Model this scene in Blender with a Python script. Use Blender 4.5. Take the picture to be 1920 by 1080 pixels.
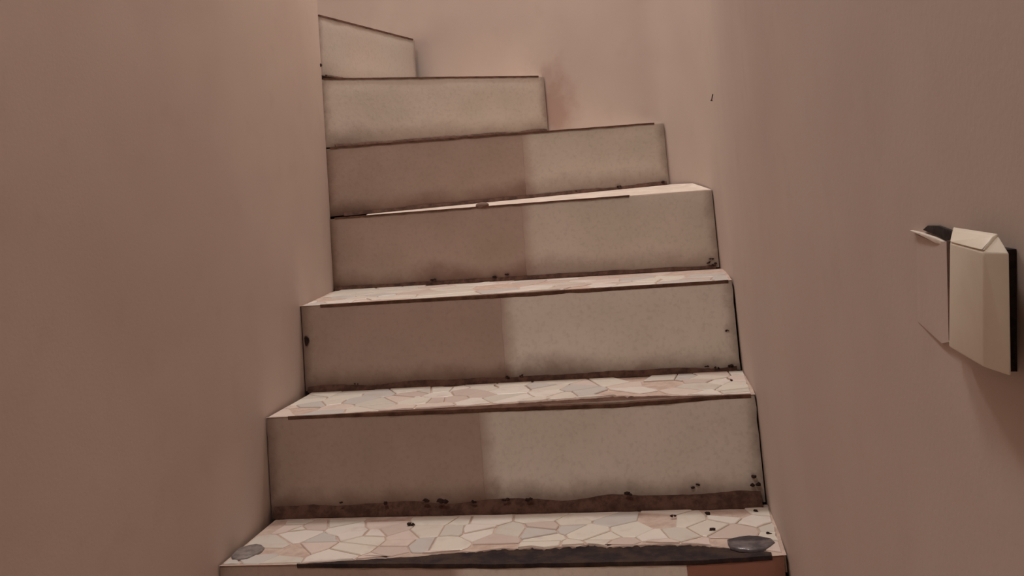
import bpy, bmesh, math, random
from mathutils import Vector, Matrix, noise

random.seed(7)
scene = bpy.context.scene
for o in list(bpy.data.objects):
    bpy.data.objects.remove(o)
COL = scene.collection

# ------------------------------------------------------------------ camera
CAM_F, CAM_PPY, PITCH, ROLL, YAW, CAM_Z = 1768.867, 220.858, 0.09174, -0.07906, -0.12717, 0.7174
cy_, sy_, cp_, sp_ = math.cos(YAW), math.sin(YAW), math.cos(PITCH), math.sin(PITCH)
fw = Vector((sy_ * cp_, cy_ * cp_, sp_))
ri0 = Vector((cy_, -sy_, 0))
up0 = ri0.cross(fw)
c_, s_ = math.cos(ROLL), math.sin(ROLL)
ri = c_ * ri0 + s_ * up0
up = -s_ * ri0 + c_ * up0
cam = bpy.data.cameras.new('camera')
cam.sensor_width = 36
cam.sensor_fit = 'HORIZONTAL'
cam.lens = CAM_F / 1920 * 36
cam.shift_y = (CAM_PPY - 540) / 1920
cam.clip_start = 0.01
camo = bpy.data.objects.new('camera', cam)
M = Matrix((ri, up, -fw)).transposed().to_4x4()
M.translation = (0, 0, CAM_Z)
camo.matrix_world = M
COL.objects.link(camo)
scene.camera = camo

# ------------------------------------------------------------------ light, world, exposure
world = bpy.data.worlds.new('world')
world.use_nodes = True
scene.world = world
bg = world.node_tree.nodes['Background']
bg.inputs[0].default_value = (1.0, 0.93, 0.88, 1)
bg.inputs[1].default_value = 0.02


def area(name, loc, target, size, power, color):
    l = bpy.data.lights.new(name, 'AREA')
    l.shape = 'DISK'
    l.size = size
    l.energy = power
    l.color = color
    o = bpy.data.objects.new(name, l)
    o.location = loc
    d = Vector(target) - Vector(loc)
    o.rotation_euler = d.to_track_quat('-Z', 'Y').to_euler()
    COL.objects.link(o)
    return o


area('landing_lamp', (-0.46, 2.34, 2.85), (-0.25, 2.0, 0.4), 0.32, 21.5, (1.0, 0.97, 0.93))
area('fill_light', (-0.5, -0.05, 2.75), (-0.22, 1.4, 0.5), 0.36, 12.8, (1.0, 0.97, 0.93))  # unseen fill added overhead to brighten the risers; no such lamp known
scene.view_settings.view_transform = 'Standard'
scene.view_settings.look = 'None'
scene.view_settings.gamma = 1
scene.view_settings.use_curve_mapping = False
scene.view_settings.exposure = 0.0


# ------------------------------------------------------------------ materials
def lin(r, g, b):
    f = lambda c: (c / 255 / 12.92) if c / 255 <= 0.04045 else ((c / 255 + 0.055) / 1.055) ** 2.4
    return (f(r), f(g), f(b), 1)


class NT:
    def __init__(self, name):
        self.m = bpy.data.materials.new(name)
        self.m.use_nodes = True
        self.t = self.m.node_tree
        self.b = self.t.nodes['Principled BSDF']

    def n(self, kind, **kw):
        x = self.t.nodes.new(kind)
        for k, v in kw.items():
            setattr(x, k, v)
        return x

    def l(self, a, b):
        self.t.links.new(a, b)

    def noise(self, vec, scale, detail=4, rough=0.55):
        x = self.n('ShaderNodeTexNoise')
        x.inputs['Scale'].default_value = scale
        x.inputs['Detail'].default_value = detail
        x.inputs['Roughness'].default_value = rough
        self.l(vec, x.inputs['Vector'])
        return x.outputs['Fac']

    def mapr(self, v, a, b, c=0.0, d=1.0):
        x = self.n('ShaderNodeMapRange')
        x.interpolation_type = 'SMOOTHSTEP'
        for i, q in enumerate((a, b, c, d)):
            x.inputs[i + 1].default_value = q
        self.l(v, x.inputs[0])
        return x.outputs[0]

    def math(self, op, a, b=None):
        x = self.n('ShaderNodeMath', operation=op)
        for i, q in enumerate((a, b)):
            if q is None:
                continue
            if isinstance(q, (int, float)):
                x.inputs[i].default_value = q
            else:
                self.l(q, x.inputs[i])
        return x.outputs[0]

    def mix(self, fac, a, b):
        x = self.n('ShaderNodeMix', data_type='RGBA')
        for s, q in ((x.inputs['Factor'], fac), (x.inputs['A'], a), (x.inputs['B'], b)):
            if isinstance(q, (int, float)):
                s.default_value = q
            elif isinstance(q, tuple):
                s.default_value = q
            else:
                self.l(q, s)
        return x.outputs['Result']

    def geo(self):
        return self.n('ShaderNodeNewGeometry').outputs['Position']

    def bump(self, h, dist, strength=1.0):
        x = self.n('ShaderNodeBump')
        x.inputs['Strength'].default_value = strength
        x.inputs['Distance'].default_value = dist
        self.l(h, x.inputs['Height'])
        self.l(x.outputs[0], self.b.inputs['Normal'])

    def done(self, color, rough=0.8, spec=0.3):
        if isinstance(color, tuple):
            self.b.inputs['Base Color'].default_value = color
        else:
            self.l(color, self.b.inputs['Base Color'])
        self.b.inputs['Roughness'].default_value = rough
        self.b.inputs['Specular IOR Level'].default_value = spec
        return self.m


def mat_plaster():
    t = NT('pink_plaster')
    p = t.geo()
    a = t.noise(p, 2.3, 3)
    b = t.noise(p, 14, 4)
    c = t.mix(t.mapr(a, 0.35, 0.65), lin(197, 178, 168), lin(203, 185, 174))
    c = t.mix(t.mapr(b, 0.55, 0.8, 0, 0.35), c, lin(188, 168, 158))
    # reddish damp stain beside the end of the sixth riser
    vd = t.n('ShaderNodeVectorMath', operation='MULTIPLY_ADD')
    t.l(p, vd.inputs[0])
    vd.inputs[1].default_value = (9.5, 9.5, 5.5)
    vd.inputs[2].default_value = (2.05, -24.95, -5.35)
    vl = t.n('ShaderNodeVectorMath', operation='LENGTH')
    t.l(vd.outputs[0], vl.inputs[0])
    st = t.math('ADD', vl.outputs['Value'], t.math('MULTIPLY', t.math('SUBTRACT', b, 0.5), 1.4))
    c = t.mix(t.mapr(st, 0.1, 1.0, 0.5, 0.0), c, lin(150, 104, 88))
    t.bump(t.math('ADD', t.noise(p, 4, 2), t.math('MULTIPLY', t.noise(p, 200, 3), 0.05)), 0.006, 0.5)
    return t.done(c, 0.7, 0.25)


def mat_riser(name, c1, c2, edge_tone=None, soil=0.68):
    """worn stone slab; UV is metres: u from the wall end, v from the foot"""
    t = NT(name)
    uv = t.n('ShaderNodeUVMap')
    uv.uv_map = 'UVMap'
    sp = t.n('ShaderNodeSeparateXYZ')
    t.l(uv.outputs[0], sp.inputs[0])
    u, v = sp.outputs[0], sp.outputs[1]
    p = t.geo()
    big = t.noise(p, 7, 4)
    mid = t.noise(p, 26, 5, 0.65)
    fine = t.noise(p, 120, 3)
    c = t.mix(t.mapr(big, 0.3, 0.7), c1, c2)
    c = t.mix(t.mapr(fine, 0.45, 0.8, 0, 0.18), c, lin(130, 104, 90))
    if edge_tone:
        # colour blends into the darker neighbouring tone along this edge
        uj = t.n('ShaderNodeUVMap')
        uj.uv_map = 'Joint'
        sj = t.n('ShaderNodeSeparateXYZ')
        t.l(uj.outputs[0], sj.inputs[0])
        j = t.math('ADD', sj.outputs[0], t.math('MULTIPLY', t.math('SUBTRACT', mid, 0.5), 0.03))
        c = t.mix(t.mapr(j, -0.006, 0.034, 0.95, 0.0), c, edge_tone)
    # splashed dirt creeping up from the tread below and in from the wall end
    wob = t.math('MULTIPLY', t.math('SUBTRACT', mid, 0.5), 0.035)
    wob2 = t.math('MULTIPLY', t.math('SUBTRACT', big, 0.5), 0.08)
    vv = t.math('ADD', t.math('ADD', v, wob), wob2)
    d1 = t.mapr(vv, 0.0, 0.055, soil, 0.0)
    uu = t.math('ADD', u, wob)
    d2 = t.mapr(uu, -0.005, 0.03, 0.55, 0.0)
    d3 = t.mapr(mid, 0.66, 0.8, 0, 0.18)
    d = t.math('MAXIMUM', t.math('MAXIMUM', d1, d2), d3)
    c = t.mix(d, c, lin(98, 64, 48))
    t.bump(t.math('ADD', mid, t.math('MULTIPLY', fine, 0.3)), 0.0015, 0.6)
    return t.done(c, 0.6, 0.3)


def mat_mosaic():
    t = NT('broken_marble')
    oi = t.n('ShaderNodeObjectInfo')
    r = t.n('ShaderNodeValToRGB')
    cr = r.color_ramp
    cr.interpolation = 'CONSTANT'
    cols = [(228, 217, 204), (219, 210, 198), (236, 226, 216), (210, 203, 197), (228, 210, 199), (232, 223, 210), (214, 196, 185)]
    cr.elements[0].color = lin(*cols[0])
    cr.elements[1].position = 1 / 7
    cr.elements[1].color = lin(*cols[1])
    for i in range(2, 7):
        e = cr.elements.new(i / 7)
        e.color = lin(*cols[i])
    t.l(oi.outputs['Random'], r.inputs[0])
    p = t.geo()
    a = t.noise(p, 30, 5)
    c = t.mix(t.mapr(a, 0.5, 0.75, 0, 0.4), r.outputs[0], lin(200, 178, 166))
    t.bump(t.noise(p, 60, 3), 0.001, 0.5)
    return t.done(c, 0.42, 0.4)


def mat_speckle(name, c1, c2, scale=40, rough=0.85, bump=0.003, lo=0.35, hi=0.65, spec=0.2):
    t = NT(name)
    p = t.geo()
    a = t.noise(p, scale, 5, 0.65)
    c = t.mix(t.mapr(a, lo, hi), c1, c2)
    t.bump(a, bump, 0.8)
    return t.done(c, rough, spec)


PLASTER = mat_plaster()
R_DARK = mat_riser('brown_riser_tone', lin(180, 158, 146), lin(170, 150, 136))
R_LIGHT = mat_riser('grey_riser_tone', lin(226, 215, 204), lin(216, 207, 194), lin(174, 152, 140))
R_MID = mat_riser('upper_riser_dimmed', lin(208, 196, 184), lin(198, 188, 174), lin(178, 156, 144), 0.45)  # riser tone darkened to offset excess lamp light on the upper steps
R_RED = mat_riser('red_riser_tone', lin(158, 112, 94), lin(146, 102, 86))
R_PALE = mat_riser('pale_riser_stone', lin(190, 181, 171), lin(192, 178, 168), None, 0.1)
MOSAIC = mat_mosaic()
GREY_ST = mat_speckle('grey_marble', lin(150, 140, 134), lin(118, 110, 108), 60, 0.5, 0.001)
DARK_ST = mat_speckle('dark_grey_marble', lin(112, 104, 106), lin(84, 78, 82), 60, 0.18, 0.001, spec=0.6)
CEMENT = mat_speckle('tread_cement', lin(214, 192, 178), lin(196, 170, 156), 50)
TREAD = mat_speckle('tread_stone_plain', lin(238, 224, 210), lin(226, 208, 194), 24, 0.6, 0.001)
WORN = mat_speckle('worn_edge_cement', lin(46, 38, 40), lin(72, 56, 50), 38)
WORN_BR = mat_speckle('worn_edge_brown', lin(112, 82, 68), lin(84, 58, 46), 38)
MORTAR = mat_speckle('brown_mortar', lin(108, 80, 68), lin(76, 54, 46), 46)
COREM = mat_speckle('step_mortar', lin(84, 56, 44), lin(66, 44, 36), 40)
DIRT = mat_speckle('black_dirt', lin(44, 31, 28), lin(62, 45, 40), 90)
CREAM = mat_speckle('cream_plastic', lin(232, 222, 204), lin(225, 213, 194), 18, 0.4, 0.0004, spec=0.45)
CHIP = mat_speckle('chipped_white', lin(236, 226, 214), lin(216, 204, 190), 60, 0.6, 0.0005)
BLACK = mat_speckle('shade_black', lin(36, 28, 28), lin(54, 44, 44), 120, 0.7, 0.001)  # black put in for shade behind the cover and in the hole
METAL = mat_speckle('rusty_metal', lin(74, 56, 48), lin(56, 40, 34), 200, 0.5, 0.0003)


# ------------------------------------------------------------------ mesh helpers
def link(name, me, mat, parent=None, origin=None, smooth=None):
    """ONE mesh object; vertices given in world space, origin moved to the foot of the piece"""
    me.materials.append(mat)
    vs = [v.co.copy() for v in me.vertices]
    if origin is None:
        lo = [min(v[i] for v in vs) for i in range(3)]
        hi = [max(v[i] for v in vs) for i in range(3)]
        origin = Vector(((lo[0] + hi[0]) / 2, (lo[1] + hi[1]) / 2, lo[2]))
    origin = Vector(origin)
    me.transform(Matrix.Translation(-origin))
    if smooth is not None:
        me.polygons.foreach_set('use_smooth', [True] * len(me.polygons))
        me.set_sharp_from_angle(angle=math.radians(smooth))
    o = bpy.data.objects.new(name, me)
    COL.objects.link(o)
    WORLD[o.name] = origin
    if parent is not None:
        o.parent = parent
        o.location = origin - WORLD[parent.name]
    else:
        o.location = origin
    return o


WORLD = {}


def pydata(name, vs, fs, fix=True):
    me = bpy.data.meshes.new(name)
    me.from_pydata([tuple(v) for v in vs], [], fs)
    if fix:
        bm = bmesh.new()
        bm.from_mesh(me)
        bmesh.ops.recalc_face_normals(bm, faces=bm.faces)
        bm.to_mesh(me)
        bm.free()
    me.update()
    return me


def prism(name, poly, z0, z1):
    """z0, z1 numbers or lists per corner"""
    n = len(poly)
    a = z0 if isinstance(z0, (list, tuple)) else [z0] * n
    b = z1 if isinstance(z1, (list, tuple)) else [z1] * n
    vs = [(x, y, a[i]) for i, (x, y) in enumerate(poly)] + [(x, y, b[i]) for i, (x, y) in enumerate(poly)]
    fs = [list(range(n))[::-1], list(range(n, 2 * n))]
    fs += [[i, (i + 1) % n, n + (i + 1) % n, n + i] for i in range(n)]
    return pydata(name, vs, fs)


def tag(o, label=None, cat=None, kind=None, group=None):
    for k, v in (('label', label), ('category', cat), ('kind', kind), ('group', group)):
        if v:
            o[k] = v
    return o


def empty(name, loc, label, cat):
    o = bpy.data.objects.new(name, None)
    o.location = loc
    COL.objects.link(o)
    WORLD[o.name] = Vector(loc)
    return tag(o, label, cat)


def nz(x, y, z, s):
    return noise.noise(Vector((x * s, y * s, z * s)))


def interp(tab, x):
    if x <= tab[0][0]:
        return tab[0][1]
    for (a, fa), (b, fb) in zip(tab, tab[1:]):
        if x <= b:
            return fa + (fb - fa) * (x - a) / (b - a)
    return tab[-1][1]


# ------------------------------------------------------------------ room shell
ZTOP = 3.3


def catmull(pts, n=8):
    out = []
    for i in range(len(pts) - 1):
        p0, p1, p2, p3 = pts[max(i - 1, 0)], pts[i], pts[i + 1], pts[min(i + 2, len(pts) - 1)]
        for k in range(n):
            t = k / n
            q = []
            for j in range(2):
                q.append(0.5 * (2 * p1[j] + (p2[j] - p0[j]) * t + (2 * p0[j] - 5 * p1[j] + 4 * p2[j] - p3[j]) * t * t
                                + (3 * p1[j] - p0[j] - 3 * p2[j] + p3[j]) * t ** 3))
            out.append(tuple(q))
    out.append(pts[-1])
    return out


RIGHT = [(0.167, -1.2), (0.167, -0.2), (0.167, 0.9), (0.167, 1.463), (0.1675, 1.8), (0.169, 2.05), (0.166, 2.19), (0.134, 2.34), (0.083, 2.457)]
BACK = [(0.083, 2.457), (0.0, 2.505), (-0.11, 2.57), (-0.232, 2.64), (-0.44, 2.79), (-0.655, 2.925), (-0.9, 3.06), (-1.25, 3.14), (-1.7, 3.16), (-2.2, 3.16)]
curve_path = catmull(RIGHT + BACK[1:], 8)
right_path = curve_path[:(len(RIGHT) - 1) * 8 + 1]
back_path = curve_path[(len(RIGHT) - 1) * 8:]
rp = right_path + [(0.11, 2.56), (0.26, 2.4), (0.28, 2.0), (0.28, -1.2)]
tag(link('wall_right', prism('wall_right', rp, 0, ZTOP), PLASTER, smooth=35), kind='structure')
bp_ = back_path + [(-2.2, 3.3), (-1.2, 3.28), (-0.75, 3.15), (0.08, 2.6), (0.11, 2.56)]
tag(link('wall_back', prism('wall_back', bp_, 0, ZTOP), PLASTER, smooth=35), kind='structure')
LEFT = [(-0.716, -1.2), (-0.716, 0.6), (-0.7235, 1.492), (-0.729, 1.724), (-0.736, 1.955), (-0.758, 2.15), (-0.781, 2.315), (-0.787, 2.335), (-0.80, 2.348), (-0.83, 2.354)]
left_path = catmull(LEFT, 5)
lp = left_path + [(-2.2, 2.36), (-2.2, 2.24), (-0.94, 2.24), (-0.94, -1.2)]
tag(link('wall_left', prism('wall_left', lp, 0, ZTOP), PLASTER, smooth=35), kind='structure')
tag(link('wall_end', prism('wall_end', [(-2.2, 2.24), (-2.2, 3.3), (-2.3, 3.3), (-2.3, 2.24)], 0, ZTOP), PLASTER), kind='structure')
tag(link('wall_rear', prism('wall_rear', [(-0.94, -1.2), (0.28, -1.2), (0.28, -1.3), (-0.94, -1.3)], 0, ZTOP), PLASTER), kind='structure')
tag(link('ceiling', prism('ceiling', [(-2.3, -1.3), (0.28, -1.3), (0.28, 3.3), (-2.3, 3.3)], ZTOP, ZTOP + 0.1), PLASTER), kind='structure')
tag(link('floor', prism('floor', [(-2.3, -1.3), (0.28, -1.3), (0.28, 3.3), (-2.3, 3.3)], -0.1, 0), CEMENT), kind='structure')

# ------------------------------------------------------------------ staircase
RISE = 0.18
stairs = empty('staircase', (-0.28, 1.47, 0), 'narrow winding masonry staircase with broken marble treads and stained stone risers between pink walls', 'staircase')
NW = (-0.784, 2.335)
# riser front line of each step, left end -> right end
LINE = {1: ((-0.7225, 1.492), (0.166, 1.463)), 2: ((-0.7285, 1.724), (0.167, 1.694)), 3: ((-0.7355, 1.955), (0.167, 1.926)),
        4: ((-0.786, 2.319), (0.165, 2.190)), 5: ((-0.792, 2.333), (0.080, 2.455)), 6: ((-0.792, 2.331), (-0.235, 2.637)),
        7: ((-0.789, 2.337), (-0.657, 2.889))}
# plan outline of every step body behind its riser (clockwise after the riser line)
BEHIND = {4: [], 5: [(0.0, 2.503), (-0.11, 2.568)], 6: [(-0.44, 2.788)], 7: [(-0.9, 3.058), (-1.25, 3.138), (-1.7, 3.158), (-2.19, 3.158), (-2.19, 2.365), (-0.83, 2.358)]}
# riser sections by tone: start, end fraction, material
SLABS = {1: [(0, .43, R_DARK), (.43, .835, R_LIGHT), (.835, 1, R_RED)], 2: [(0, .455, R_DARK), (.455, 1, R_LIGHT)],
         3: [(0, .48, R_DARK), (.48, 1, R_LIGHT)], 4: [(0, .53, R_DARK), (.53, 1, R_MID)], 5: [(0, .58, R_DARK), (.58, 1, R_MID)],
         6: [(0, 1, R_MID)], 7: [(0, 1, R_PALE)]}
# worn front edge: fraction -> (how far back the stones are gone, how deep)
WEAR_Y = {1: [(.0, .004), (.16, .004), (.24, .014), (.43, .038), (.54, .051), (.65, .055), (.79, .056), (.87, .045), (.93, .03), (1, .006)],
          2: [(0, .003), (.14, .003), (.25, .014), (.39, .022), (.57, .031), (.75, .044), (.82, .032), (.92, .008), (1, .004)],
          3: [(0, .003), (.2, .006), (.45, .016), (.6, .02), (.64, .004), (.66, .016), (.8, .008), (1, .003)]}
MORT_H = {1: .02, 2: .022, 3: .012, 4: .009, 5: .009, 6: .008, 7: .004}
# a tread that leans: height of riser foot at left / right
FOOT = {1: (0, 0), 2: (.18, .18), 3: (.36, .36), 4: (.54, .54), 5: (.723, .738), 6: (.90, .915), 7: (1.09, 1.10)}
TOPZ = {1: (.18, .181), 2: (.36, .363), 3: (.54, .537), 4: (.722, .719), 5: (.902, .900), 6: (1.082, 1.074), 7: (1.252, 1.262)}


def along(k, f, off=0.0):
    """point on the riser line of step k; off = metres behind the face"""
    (ax, ay), (bx, by) = LINE[k]
    dx, dy = bx - ax, by - ay
    L = math.hypot(dx, dy)
    return ax + dx * f - dy / L * off, ay + dy * f + dx / L * off


def length(k):
    (ax, ay), (bx, by) = LINE[k]
    return math.hypot(bx - ax, by - ay)


def topz(k, f):
    return TOPZ[k][0] + (TOPZ[k][1] - TOPZ[k][0]) * f


def footz(k, f):
    return FOOT[k][0] + (FOOT[k][1] - FOOT[k][0]) * f


def wear(k, f):
    """(back, drop) of the worn edge, with a rough outline"""
    if k in WEAR_Y:
        y = interp(WEAR_Y[k], f)
        y = max(0.003, y * (1 + 0.22 * nz(f * 30, k * 3.7, 0.3, 1)) + 0.003 * nz(f * 70, k, 0.9, 1))
        return y, min(0.0008 + 0.14 * y, 0.008)
    y = 0.006 + 0.003 * nz(f * 25, k * 2.1, 0.5, 1)
    return y, 0.004


def riser_slab(k, f0, f1, mat, parent):
    L = length(k)
    gap_l = (0.002 if k < 4 else 0.0005) / L if f0 == 0 else 0.0001 / L
    gap_r = (0.006 if k == 1 else 0.0025) / L if f1 == 1 else 0.0001 / L
    a, b = f0 + gap_l, f1 - gap_r
    nx, nzr = max(6, int((b - a) * L / 0.018)), 8
    bm = bmesh.new()
    uvl = bm.loops.layers.uv.new('UVMap')
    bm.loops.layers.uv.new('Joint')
    uvl, jl = bm.loops.layers.uv['UVMap'], bm.loops.layers.uv['Joint']
    V, UV, UJ = {}, {}, {}
    T = 0.012
    for side in (0, 1):
        for i in range(nx + 1):
            f = a + (b - a) * i / nx
            z0, z1 = footz(k, f) + 0.001, topz(k, f) - wear(k, f)[1] - 0.0005
            for j in range(nzr + 1):
                t = j / nzr
                z = z0 + (z1 - z0) * t
                off = T if side else 0.0
                if side == 0:
                    off += 0.0012 * nz(f * 9, z * 9, k, 1)
                    e = min(i, nx - i, j, nzr - j)
                    if j in (0, nzr) or (i == 0 and f0 == 0) or (i == nx and f1 == 1):
                        off += 0.0022
                    ff = f
                    if i in (0, nx):
                        ff += 0.0016 * nz(z * 40, k, f, 1) / L
                    if j == nzr:
                        z += 0.0012 * nz(f * 60, k, 3, 1)
                else:
                    ff = f
                x, y = along(k, ff, off)
                V[side, i, j] = bm.verts.new((x, y, z))
                u = ((1 - f) if (f1 == 1 and f0 > 0) else f) * L
                if f0 == 0 and f1 == 1:
                    u = min(f, 1 - f) * L
                UV[V[side, i, j]] = (u, z - z0)
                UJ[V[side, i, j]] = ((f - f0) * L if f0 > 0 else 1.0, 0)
    q = lambda *v: bm.faces.new(v)
    for i in range(nx):
        for j in range(nzr):
            q(V[0, i, j], V[0, i + 1, j], V[0, i + 1, j + 1], V[0, i, j + 1])
    for i in range(nx):
        for j in (0, nzr):
            q(V[0, i, j], V[0, i + 1, j], V[1, i + 1, j], V[1, i, j])
    for j in range(nzr):
        for i in (0, nx):
            q(V[0, i, j], V[0, i, j + 1], V[1, i, j + 1], V[1, i, j])
    q(V[1, 0, 0], V[1, nx, 0], V[1, nx, nzr], V[1, 0, nzr])
    # the back is only its four corners: drop the unused inner back vertices
    for v in [v for v in bm.verts if not v.link_faces]:
        bm.verts.remove(v)
    bmesh.ops.recalc_face_normals(bm, faces=bm.faces)
    for fc in bm.faces:
        for lo in fc.loops:
            lo[uvl].uv = UV[lo.vert]
            lo[jl].uv = UJ[lo.vert]
    me = bpy.data.meshes.new('riser_slab')
    bm.to_mesh(me)
    bm.free()
    return link('riser_slab', me, mat, parent, smooth=40)


def sweep(name, k, f0, f1, n, section, mat, parent, smooth=50):
    """closed cross-section (list of (off, z)) swept along the riser line of step k"""
    vs, fs, m = [], [], None
    for i in range(n + 1):
        f = f0 + (f1 - f0) * i / n
        s = section(f)
        m = len(s)
        for off, z in s:
            x, y = along(k, f, off)
            vs.append((x, y, z))
    for i in range(n):
        for j in range(m):
            a, b = i * m + j, i * m + (j + 1) % m
            fs.append([a, b, b + m, a + m])
    fs.append(list(range(m)))
    fs.append(list(range(n * m, n * m + m))[::-1])
    return link(name, pydata(name, vs, fs), mat, parent, smooth=smooth)


def clip(poly, px, py, nx_, ny_):
    """keep the side where (p - P).n <= 0"""
    out = []
    for i in range(len(poly)):
        a, b = poly[i], poly[(i + 1) % len(poly)]
        da = (a[0] - px) * nx_ + (a[1] - py) * ny_
        db = (b[0] - px) * nx_ + (b[1] - py) * ny_
        if da <= 0:
            out.append(a)
        if (da < 0 < db) or (db < 0 < da):
            t = da / (da - db)
            out.append((a[0] + (b[0] - a[0]) * t, a[1] + (b[1] - a[1]) * t))
    return out


def shrink(poly, d):
    cx = sum(p[0] for p in poly) / len(poly)
    cy = sum(p[1] for p in poly) / len(poly)
    out = poly
    n = len(poly)
    for i in range(n):
        a, b = poly[i], poly[(i + 1) % n]
        ex, ey = b[0] - a[0], b[1] - a[1]
        l = math.hypot(ex, ey)
        if l < 1e-6:
            continue
        nx_, ny_ = ey / l, -ex / l
        if (cx - a[0]) * nx_ + (cy - a[1]) * ny_ > 0:
            nx_, ny_ = -nx_, -ny_
        out = clip(out, a[0] - nx_ * d, a[1] - ny_ * d, nx_, ny_)
        if len(out) < 3:
            return []
    return out


def stone_mesh(poly, z, h, rough=0.0025):
    """flat broken stone with a slightly rounded arris"""
    pts = []
    n = len(poly)
    for i in range(n):
        a, b = poly[i], poly[(i + 1) % n]
        pts.append(a)
        if math.hypot(b[0] - a[0], b[1] - a[1]) > 0.03:
            t = random.uniform(.4, .6)
            pts.append((a[0] + (b[0] - a[0]) * t + random.uniform(-rough, rough), a[1] + (b[1] - a[1]) * t + random.uniform(-rough, rough)))
    cx = sum(p[0] for p in pts) / len(pts)
    cy = sum(p[1] for p in pts) / len(pts)
    vs, m = [], len(pts)
    for dz, sc in ((0, 1), (h * .7, 1), (h, .95)):
        for p in pts:
            vs.append((cx + (p[0] - cx) * sc, cy + (p[1] - cy) * sc, z + dz))
    fs = [list(range(m))[::-1], list(range(2 * m, 3 * m))]
    for r in (0, 1):
        fs += [[r * m + i, r * m + (i + 1) % m, (r + 1) * m + (i + 1) % m, (r + 1) * m + i] for i in range(m)]
    return pydata('tread_stone', vs, fs)


def mosaic(k, parent, count, back, seed, blobs=(), outline=None):
    """broken marble set in the cement of tread k; local frame: x = metres from the left wall, y = metres behind the riser face"""
    rnd = random.Random(seed)
    L = length(k)
    D = back
    pts = []
    tries = 0
    while len(pts) < count and tries < 4000:
        tries += 1
        p = (rnd.uniform(-0.03 if outline else 0, L), rnd.uniform(0, D))
        if all(math.hypot((p[0] - q[0]) * 0.6 + (p[1] - q[1]) * 0.25, p[1] - q[1]) > rnd.choice((0.016, 0.024, 0.036)) for q in pts):
            pts.append(p)
    wts = [rnd.uniform(-0.00045, 0.00045) for _ in pts]
    for i, p in enumerate(pts):
        poly = list(outline) if outline else [(0.004, 0.0), (L - 0.006, 0.0), (L - 0.006, D), (0.004, D)]
        for j, q in enumerate(pts):
            if i == j:
                continue
            nx_, ny_ = q[0] - p[0], q[1] - p[1]
            sh = 0.5 + (wts[i] - wts[j]) / (2 * (nx_ * nx_ + ny_ * ny_))
            poly = clip(poly, p[0] + nx_ * sh, p[1] + ny_ * sh, nx_, ny_)
            if len(poly) < 3:
                break
        poly = shrink(poly, rnd.uniform(0.0008, 0.0022)) if len(poly) >= 3 else []
        if len(poly) < 3:
            continue
        # break long sides, then keep clear of the worn front edge
        fine = []
        for a, b in zip(poly, poly[1:] + poly[:1]):
            m = max(1, int(math.hypot(b[0] - a[0], b[1] - a[1]) / 0.02))
            for s in range(m):
                fine.append((a[0] + (b[0] - a[0]) * s / m, a[1] + (b[1] - a[1]) * s / m))
        moved = [(x, max(y, wear(k, x / L)[0] + 0.0015)) for x, y in fine]
        A = abs(sum(a[0] * b[1] - b[0] * a[1] for a, b in zip(moved, moved[1:] + moved[:1]))) / 2
        if A < 0.00025:
            continue
        if any(math.hypot((p[0] - bx) / ba, (p[1] - by) / bb) < 0.9 for bx, by, ba, bb in blobs):
            continue
        world_poly = [along(k, x / L, y) for x, y in moved]
        if rnd.random() < 0.1:
            continue
        f = p[0] / L
        h = 0.0030 + rnd.uniform(0, 0.0012)
        link('tread_stone', stone_mesh(world_poly, topz(k, f) - 0.0038, h), MOSAIC, parent, smooth=25)


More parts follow.
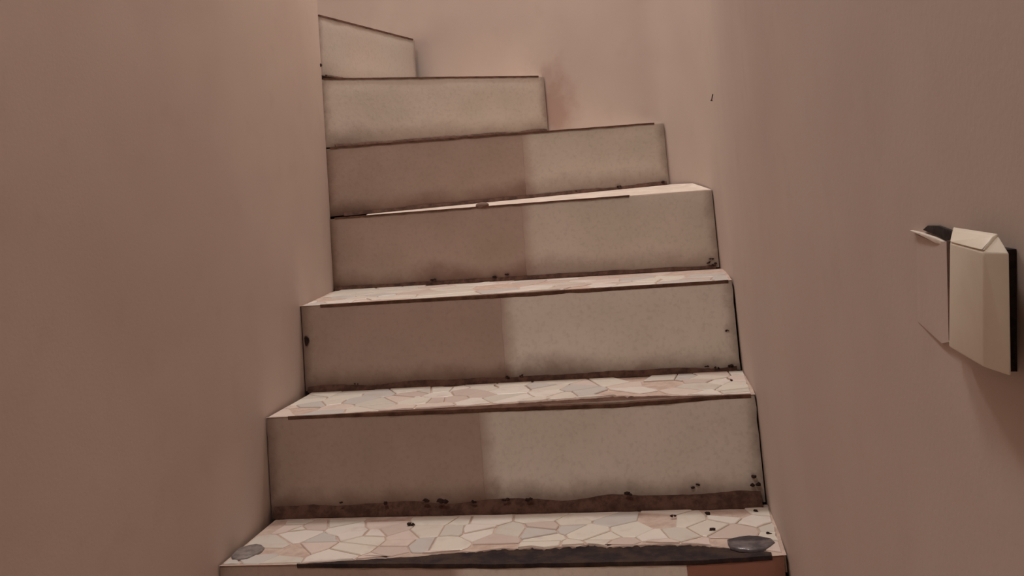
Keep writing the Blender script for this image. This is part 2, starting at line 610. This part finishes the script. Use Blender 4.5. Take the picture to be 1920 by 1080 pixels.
for k in range(1, 8):
    A, B = LINE[k]
    L = length(k)
    # plan outline of the body, front edge set 13 mm behind the riser face
    f_l = along(k, 0.004, 0.0135)
    f_r = along(k, 0.996, 0.0135)
    if k < 4:
        bl, br = along(k + 1, 0.004, 0.0), along(k + 1, 0.996, 0.0)
        foot = [f_l, f_r, br, bl]
    elif k == 4:
        foot = [along(4, 0.1, 0.0135), f_r, (0.130, 2.342), along(5, 0.996, 0.0), along(5, 0.12, 0)]
    elif k == 5:
        foot = [along(5, 0.06, 0.0135), f_r] + BEHIND[5] + [along(6, 0.99, 0), along(6, 0.12, 0)]
    elif k == 6:
        foot = [along(6, 0.06, 0.0135), f_r] + BEHIND[6] + [along(7, 0.99, 0), along(7, 0.08, 0)]
    else:
        foot = [along(7, 0.04, 0.0135), f_r] + BEHIND[7]
    zb = 0.0 if k == 1 else (k - 1) * RISE - 0.03
    step = link('stair_step', prism('stair_step', foot, zb, k * RISE - 0.032 if k != 7 else 1.22), COREM, stairs)
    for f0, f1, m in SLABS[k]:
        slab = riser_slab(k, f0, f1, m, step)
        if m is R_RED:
            slab['label'] = 'reddish brown part at the right end'
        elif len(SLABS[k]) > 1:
            slab['label'] = 'darker brown part on the left' if m is R_DARK else 'paler grey part'
    # tread bed
    if k < 4:
        depth = (LINE[k + 1][0][1] - A[1])

        def sec(f, k=k):
            y, d = wear(k, f)
            zt = topz(k, f)
            bx, by = along(k, f)
            cx, cy = along(k + 1, f)
            db = math.hypot(cx - bx, cy - by) - 0.0005
            zback = footz(k + 1, f)
            return [(0.0, zt - d), (max(y - 0.002, 0.001), zt - d + 0.0004), (y, zt - 0.0022), (db, zback - 0.0022), (db, zt - 0.031), (0.0130, zt - 0.031), (0.0128, zt - d - 0.001)]
        sweep('tread_bed', k, 0.002 if k < 3 else -0.055, 0.998, 90, sec, CEMENT, step)

        def wsec(f, k=k):
            y, d = wear(k, f)
            zt = topz(k, f)
            e = min(1.0, max(0.0, (y - 0.0035) / 0.012))
            r = 0.0006 * nz(f * 80, k, 2, 1)
            lo_ = 0.0006 + e * (0.0032 + 0.0022 * nz(f * 38, k, 6, 1))
            return [(-0.0012 * e + 0.0002 + r * e, zt - d - lo_), (-0.0008 * e + 0.0002 + r * e, zt - d + 0.0004 + 0.0008 * e), (max(y - 0.003, 0.0008), zt - d + 0.0008 + 0.0008 * e + r * e), (y + 0.0006, zt - 0.0026), (y + 0.0006, zt - 0.006 - d), (0.001, zt - 0.006 - d)]
        w0, w1 = {1: (0.15, 0.975), 2: (0.05, 0.99), 3: (0.05, 0.99)}[k]
        sweep('worn_edge', k, w0, w1, 110, wsec, WORN if k == 1 else WORN_BR, step)
    else:
        poly = list(foot)
        zt = []
        n = len(poly)
        for i, p in enumerate(poly):
            if k == 4:
                zt.append([.7195, .7165, .735, .7375, .7235][i])
            elif k == 7:
                zt.append(1.252)
            else:
                zt.append(k * RISE - 0.005)
        link('tread_bed', prism('tread_bed', poly, k * RISE - 0.031 if k != 7 else 1.221, zt), TREAD, step)

        def esec(f, k=k):
            z = topz(k, f)
            r = 0.0016 * nz(f * 45, k * 1.3, 2, 1)
            return [(-0.001 + r * .3, z - 0.0055 + r), (-0.001, z - 0.001 + r * .3), (0.0125, z - 0.001), (0.0125, z - 0.004)]
        sweep('worn_edge', k, 0.02, 0.97 if k != 4 else 0.8, 60, esec, WORN_BR, step)
    if k == 4:
        lx, ly = along(4, 0.427, 0.004)
        bm = bmesh.new()
        bmesh.ops.create_icosphere(bm, subdivisions=2, radius=1, matrix=Matrix.Translation((lx, ly, topz(4, .427) + .001)) @ Matrix.Diagonal((.017, .006, .008, 1)))
        me = bpy.data.meshes.new('mortar_lump')
        bm.to_mesh(me)
        bm.free()
        link('mortar_lump', me, R_DARK, step, smooth=60)
    # mortar along the foot of the riser
    if k > 1:
        H = MORT_H[k]

        def msec(f, k=k, H=H):
            z = footz(k, f)
            h = H * (0.85 + 0.5 * nz(f * 9, k * 5, 1, 1)) + 0.0015 * nz(f * 60, k, 7, 1)
            w = 0.6 * h + 0.002 * nz(f * 40, k, 4, 1)
            if k == 2:
                w = 0.010 + 0.012 * max(0, (f - .1)) + 0.004 * nz(f * 22, 4, 4, 1)
            h = max(h, 0.003)
            w = max(w, 0.002)
            return [(0.002, z - 0.001), (0.002, z + h), (-0.0015, z + h - 0.001), (-w, z + h * .25), (-w - .001, z - 0.001)]
        sweep('mortar_fillet', k, 0.01 if k < 5 else 0.05, 0.99, 80, msec, MORTAR, step)
    # broken marble
    if k == 1:
        blobs = [(0.025, 0.055, 0.03, 0.04), (0.84, 0.045, 0.045, 0.035)]
        mosaic(1, step, 84, 0.208, 11, blobs)
        for (bx, by, ba, bb), m, lab in zip(blobs, (GREY_ST, DARK_ST), ('grey rounded stone at left front corner', 'glossy dark grey rounded stone at right front corner')):
            pl = [along(1, (bx + ba * .8 * math.cos(t * math.tau / 12) * (1 + .12 * math.sin(t * 2.7))) / L, by + bb * .85 * math.sin(t * math.tau / 12)) for t in range(12)]
            s = link('tread_stone', stone_mesh(pl, topz(1, bx / L) - 0.003, 0.0046, 0.001), m, step, smooth=60)
            s['label'] = lab
    elif k == 2:
        mosaic(2, step, 76, 0.218, 23)
    elif k == 3:
        mosaic(3, step, 84, 0.35, 5, (), [(0.004, 0.0), (length(3) - 0.006, 0.0), (length(3) - 0.006, 0.262), (-0.040, 0.358)])
    # crumbs of dirt
    CR = {2: [(-.585, 1.707, .205, 4), (-.504, 1.704, .203, 6), (-.424, 1.700, .205, 9), (-.394, 1.699, .202, 10), (-.282, 1.697, .201, 8), (-.239, 1.695, .202, 7), (-.065, 1.690, .205, 8),
              (.046, 1.697, .209, 5), (.055, 1.697, .214, 4), (.150, 1.692, .212, 9), (.152, 1.693, .225, 6), (-.34, 1.699, .200, 5)],
          3: [(.146, 1.926, .438, 4), (.146, 1.926, .370, 6), (.12, 1.925, .368, 5), (.1, 1.925, .372, 4), (-.62, 1.947, .372, 5), (-.3, 1.938, .37, 5), (-.27, 1.936, .372, 4)],
          4: [(-.516, 2.278, .55, 7), (.148, 2.191, .559, 7), (.140, 2.192, .553, 6), (.152, 2.191, .549, 6), (-.332, 2.255, .552, 7), (-.36, 2.259, .549, 6)],
          1: [(.007, 1.64, .182, 5), (.062, 1.648, .182, 6), (.064, 1.572, .182, 6), (.145, 1.652, .182, 5), (.151, 1.547, .182, 5), (-.443, 1.648, .182, 6)],
          5: [(-.05, 2.434, .742, 5), (.06, 2.45, .745, 7), (-.16, 2.42, .74, 4)]}
    if k == 2:
        CR[2] += [(.136, 1.825, .3605, 6), (.158, 1.804, .3605, 6), (.148, 1.873, .3605, 4)]
    if k in CR:
        bm = bmesh.new()
        for x, y, z, s in CR[k]:
            for q in range(3):
                r = s / 2000 * random.uniform(.6, 1.1)
                mtx = Matrix.Translation((x + random.uniform(-1, 1) * s / 1400, y + random.uniform(-1, 0) * s / 3000, z + random.uniform(-.4, .6) * s / 2000)) @ Matrix.Diagonal((1.3, 1, .8, 1))
                g = bmesh.ops.create_icosphere(bm, subdivisions=1, radius=r, matrix=mtx)
                for v in g['verts']:
                    v.co += Vector((random.uniform(-1, 1), random.uniform(-1, 1), random.uniform(-1, 1))) * r * .25
        me = bpy.data.meshes.new('dirt_crumbs')
        bm.to_mesh(me)
        bm.free()
        tag(link('dirt_crumbs', me, DIRT, step), kind='stuff')
    if k == 3:
        # small dark hole near the left end: a ring of broken stone round a dark floor
        cx, cz = 0.011, 0.466
        vs, fs = [], []
        for r_, off in ((1.0, -0.0016), (0.72, -0.003), (0.5, 0.0)):
            for t in range(12):
                a = t * math.tau / 12
                w = 1 + .15 * math.sin(3 * a + 1)
                x, y = along(3, (cx + 0.0055 * r_ * w * math.cos(a)) / L, off)
                vs.append((x, y, cz + 0.0105 * r_ * w * math.sin(a)))
        for r_ in (0, 1):
            fs += [[r_ * 12 + t, r_ * 12 + (t + 1) % 12, (r_ + 1) * 12 + (t + 1) % 12, (r_ + 1) * 12 + t] for t in range(12)]
        fs.append(list(range(24, 36)))
        h = link('chip_hole', pydata('chip_hole', vs, fs), DIRT, step, smooth=50)
        h['label'] = 'small dark hole near the left end of the riser'

# ------------------------------------------------------------------ switch box on the right wall
box = empty('switch_box', (0.167, 0.52, 0.617), 'cream plastic switch box on the right wall with a chipped painted edge', 'switch box')


def quads(name, front, back, mat, bevel=0.0, seg=3):
    """block between two matching outlines (front towards the stairs, back towards the wall)"""
    n = len(front)
    vs = list(front) + list(back)
    fs = [list(range(n)), list(range(n, 2 * n))[::-1]] + [[i, (i + 1) % n, n + (i + 1) % n, n + i] for i in range(n)]
    me = pydata(name, vs, fs)
    if bevel:
        bm = bmesh.new()
        bm.from_mesh(me)
        bmesh.ops.bevel(bm, geom=list(bm.edges), offset=bevel, segments=seg, profile=.5, affect='EDGES', clamp_overlap=True)
        bmesh.ops.recalc_face_normals(bm, faces=bm.faces)
        bm.to_mesh(me)
        bm.free()
    return link(name, me, mat, box, smooth=40)




def hull(name, pts, mat, bevel=0.0):
    bm = bmesh.new()
    for p in pts:
        bm.verts.new(p)
    r = bmesh.ops.convex_hull(bm, input=bm.verts)
    bmesh.ops.delete(bm, geom=[g for g in r['geom_interior'] + r['geom_unused'] if isinstance(g, bmesh.types.BMVert)], context='VERTS')
    bmesh.ops.dissolve_limit(bm, angle_limit=math.radians(4), verts=bm.verts, edges=bm.edges)
    if bevel:
        bmesh.ops.bevel(bm, geom=list(bm.edges), offset=bevel, segments=3, profile=.5, affect='EDGES', clamp_overlap=True)
    bmesh.ops.recalc_face_normals(bm, faces=bm.faces)
    me = bpy.data.meshes.new(name)
    bm.to_mesh(me)
    bm.free()
    return link(name, me, mat, box, smooth=35)


# cover: flat face, cap sloping back to the wall above, sloped cheek on the near side
XF, XB = 0.150, 0.1585
fTL, fTR, fBR, fBL = (XF, .4965, .6812), (XF, .4517, .6794), (XF, .4702, .6259), (XF, .5180, .6275)
bTL, bTR, bMR, bBR, bBL = (XB, .5168, .6872), (XB, .4545, .6862), (XB, .4445, .679), (XB, .4604, .6229), (XB, .545, .6233)
hull('cover', [fTL, fTR, fBR, fBL, bTL, bTR, bMR, bBR, bBL], CREAM, 0.0007)
hull('cap', [(XF - .0002, .4960, .6822), (XF - .0002, .4520, .6806), (XF + .002, .4520, .6800), (XF + .002, .4960, .6812),
             (XB - .003, .5070, .6868), (XB - .003, .4545, .6860), (XB, .5160, .6882), (XB, .4550, .6872), (XB, .5160, .6870), (XB, .4550, .6860)], CREAM, 0.0006)
quads('shadow_backing', [(0.1590, .505, .680), (0.1590, .4585, .6795), (0.1590, .4735, .6225), (0.1590, .545, .6235)],  # backing coloured black for the deep shadow beside the cover
      [(0.1668, .505, .680), (0.1668, .4585, .6795), (0.1668, .4765, .6215), (0.1668, .545, .6235)], BLACK)
# painted shoulder on the far side: plaster paint run up against the box, almost flush, broken open at the top
sh = [(.6150, .6795), (.5760, .6770), (.5380, .6795), (.5490, .6250), (.585, .618), (.635, .6240)]
dep = [0.1667, 0.1652, 0.1625, 0.1630, 0.1655, 0.1667]
s_ = quads('painted_shoulder', [(d, y, z) for d, (y, z) in zip(dep, sh)], [(0.1669, y, z) for y, z in sh], PLASTER)
s_['label'] = 'pink painted shoulder on the far side'
quads('contact_shade', [(0.1600, .5350, .6800), (0.1600, .5250, .6800), (0.1600, .5450, .6235), (0.1600, .5520, .6250)],  # brown strip stands for the contact shadow along the cover
      [(0.1668, .5400, .6800), (0.1668, .5250, .6800), (0.1668, .5450, .6235), (0.1668, .5560, .6250)], MORTAR)
rim = [(.6200, .6822), (.5960, .6815), (.5700, .6800), (.5560, .6785), (.5540, .6765), (.5680, .6765), (.5900, .6790)]
quads('chipped_rim', [(0.1640, y, z) for y, z in rim], [(0.1668, y, z) for y, z in rim], CHIP, 0.0005)['label'] = 'bare white chipped rim'
cav = [(.5960, .6832), (.5850, .6862), (.5640, .6868), (.5430, .6850), (.5360, .6815), (.5480, .6775), (.5640, .6803)]
quads('hole_shade', [(0.1652, y, z) for y, z in cav], [(0.1668, y, z) for y, z in cav], BLACK, 0.0005)['label'] = 'dark patch for the shaded hollow behind the chipped rim'  # thin black patch on the wall stands for shade inside the hole

# ------------------------------------------------------------------ nails
def nail(loc, axis, r, ln, label):
    t = empty('nail', loc, label, 'nail')
    rot = Vector(axis).to_track_quat('Z', 'Y').to_matrix().to_4x4()
    for nm, rr, h0, h1 in (('shank', r * .45, 0, ln), ('head', r, ln, ln + r * .5)):
        bm = bmesh.new()
        bmesh.ops.create_cone(bm, cap_ends=True, segments=12, radius1=rr, radius2=rr * .9, depth=h1 - h0, matrix=Matrix.Translation(loc) @ rot @ Matrix.Translation((0, 0, (h0 + h1) / 2)))
        me = bpy.data.meshes.new(nm)
        bm.to_mesh(me)
        bm.free()
        link(nm, me, METAL, t, smooth=40)
    return t


nail((0.1675, 1.971, 0.911), (-.3, -.1, -1), 0.0026, 0.013, 'small dark nail sticking out of the bright right wall above the upper steps')
nail((-0.784, 2.322, 1.113), (1, -.3, 0), 0.0045, 0.003, 'dark round nail head at the corner of the left wall beside the topmost riser')
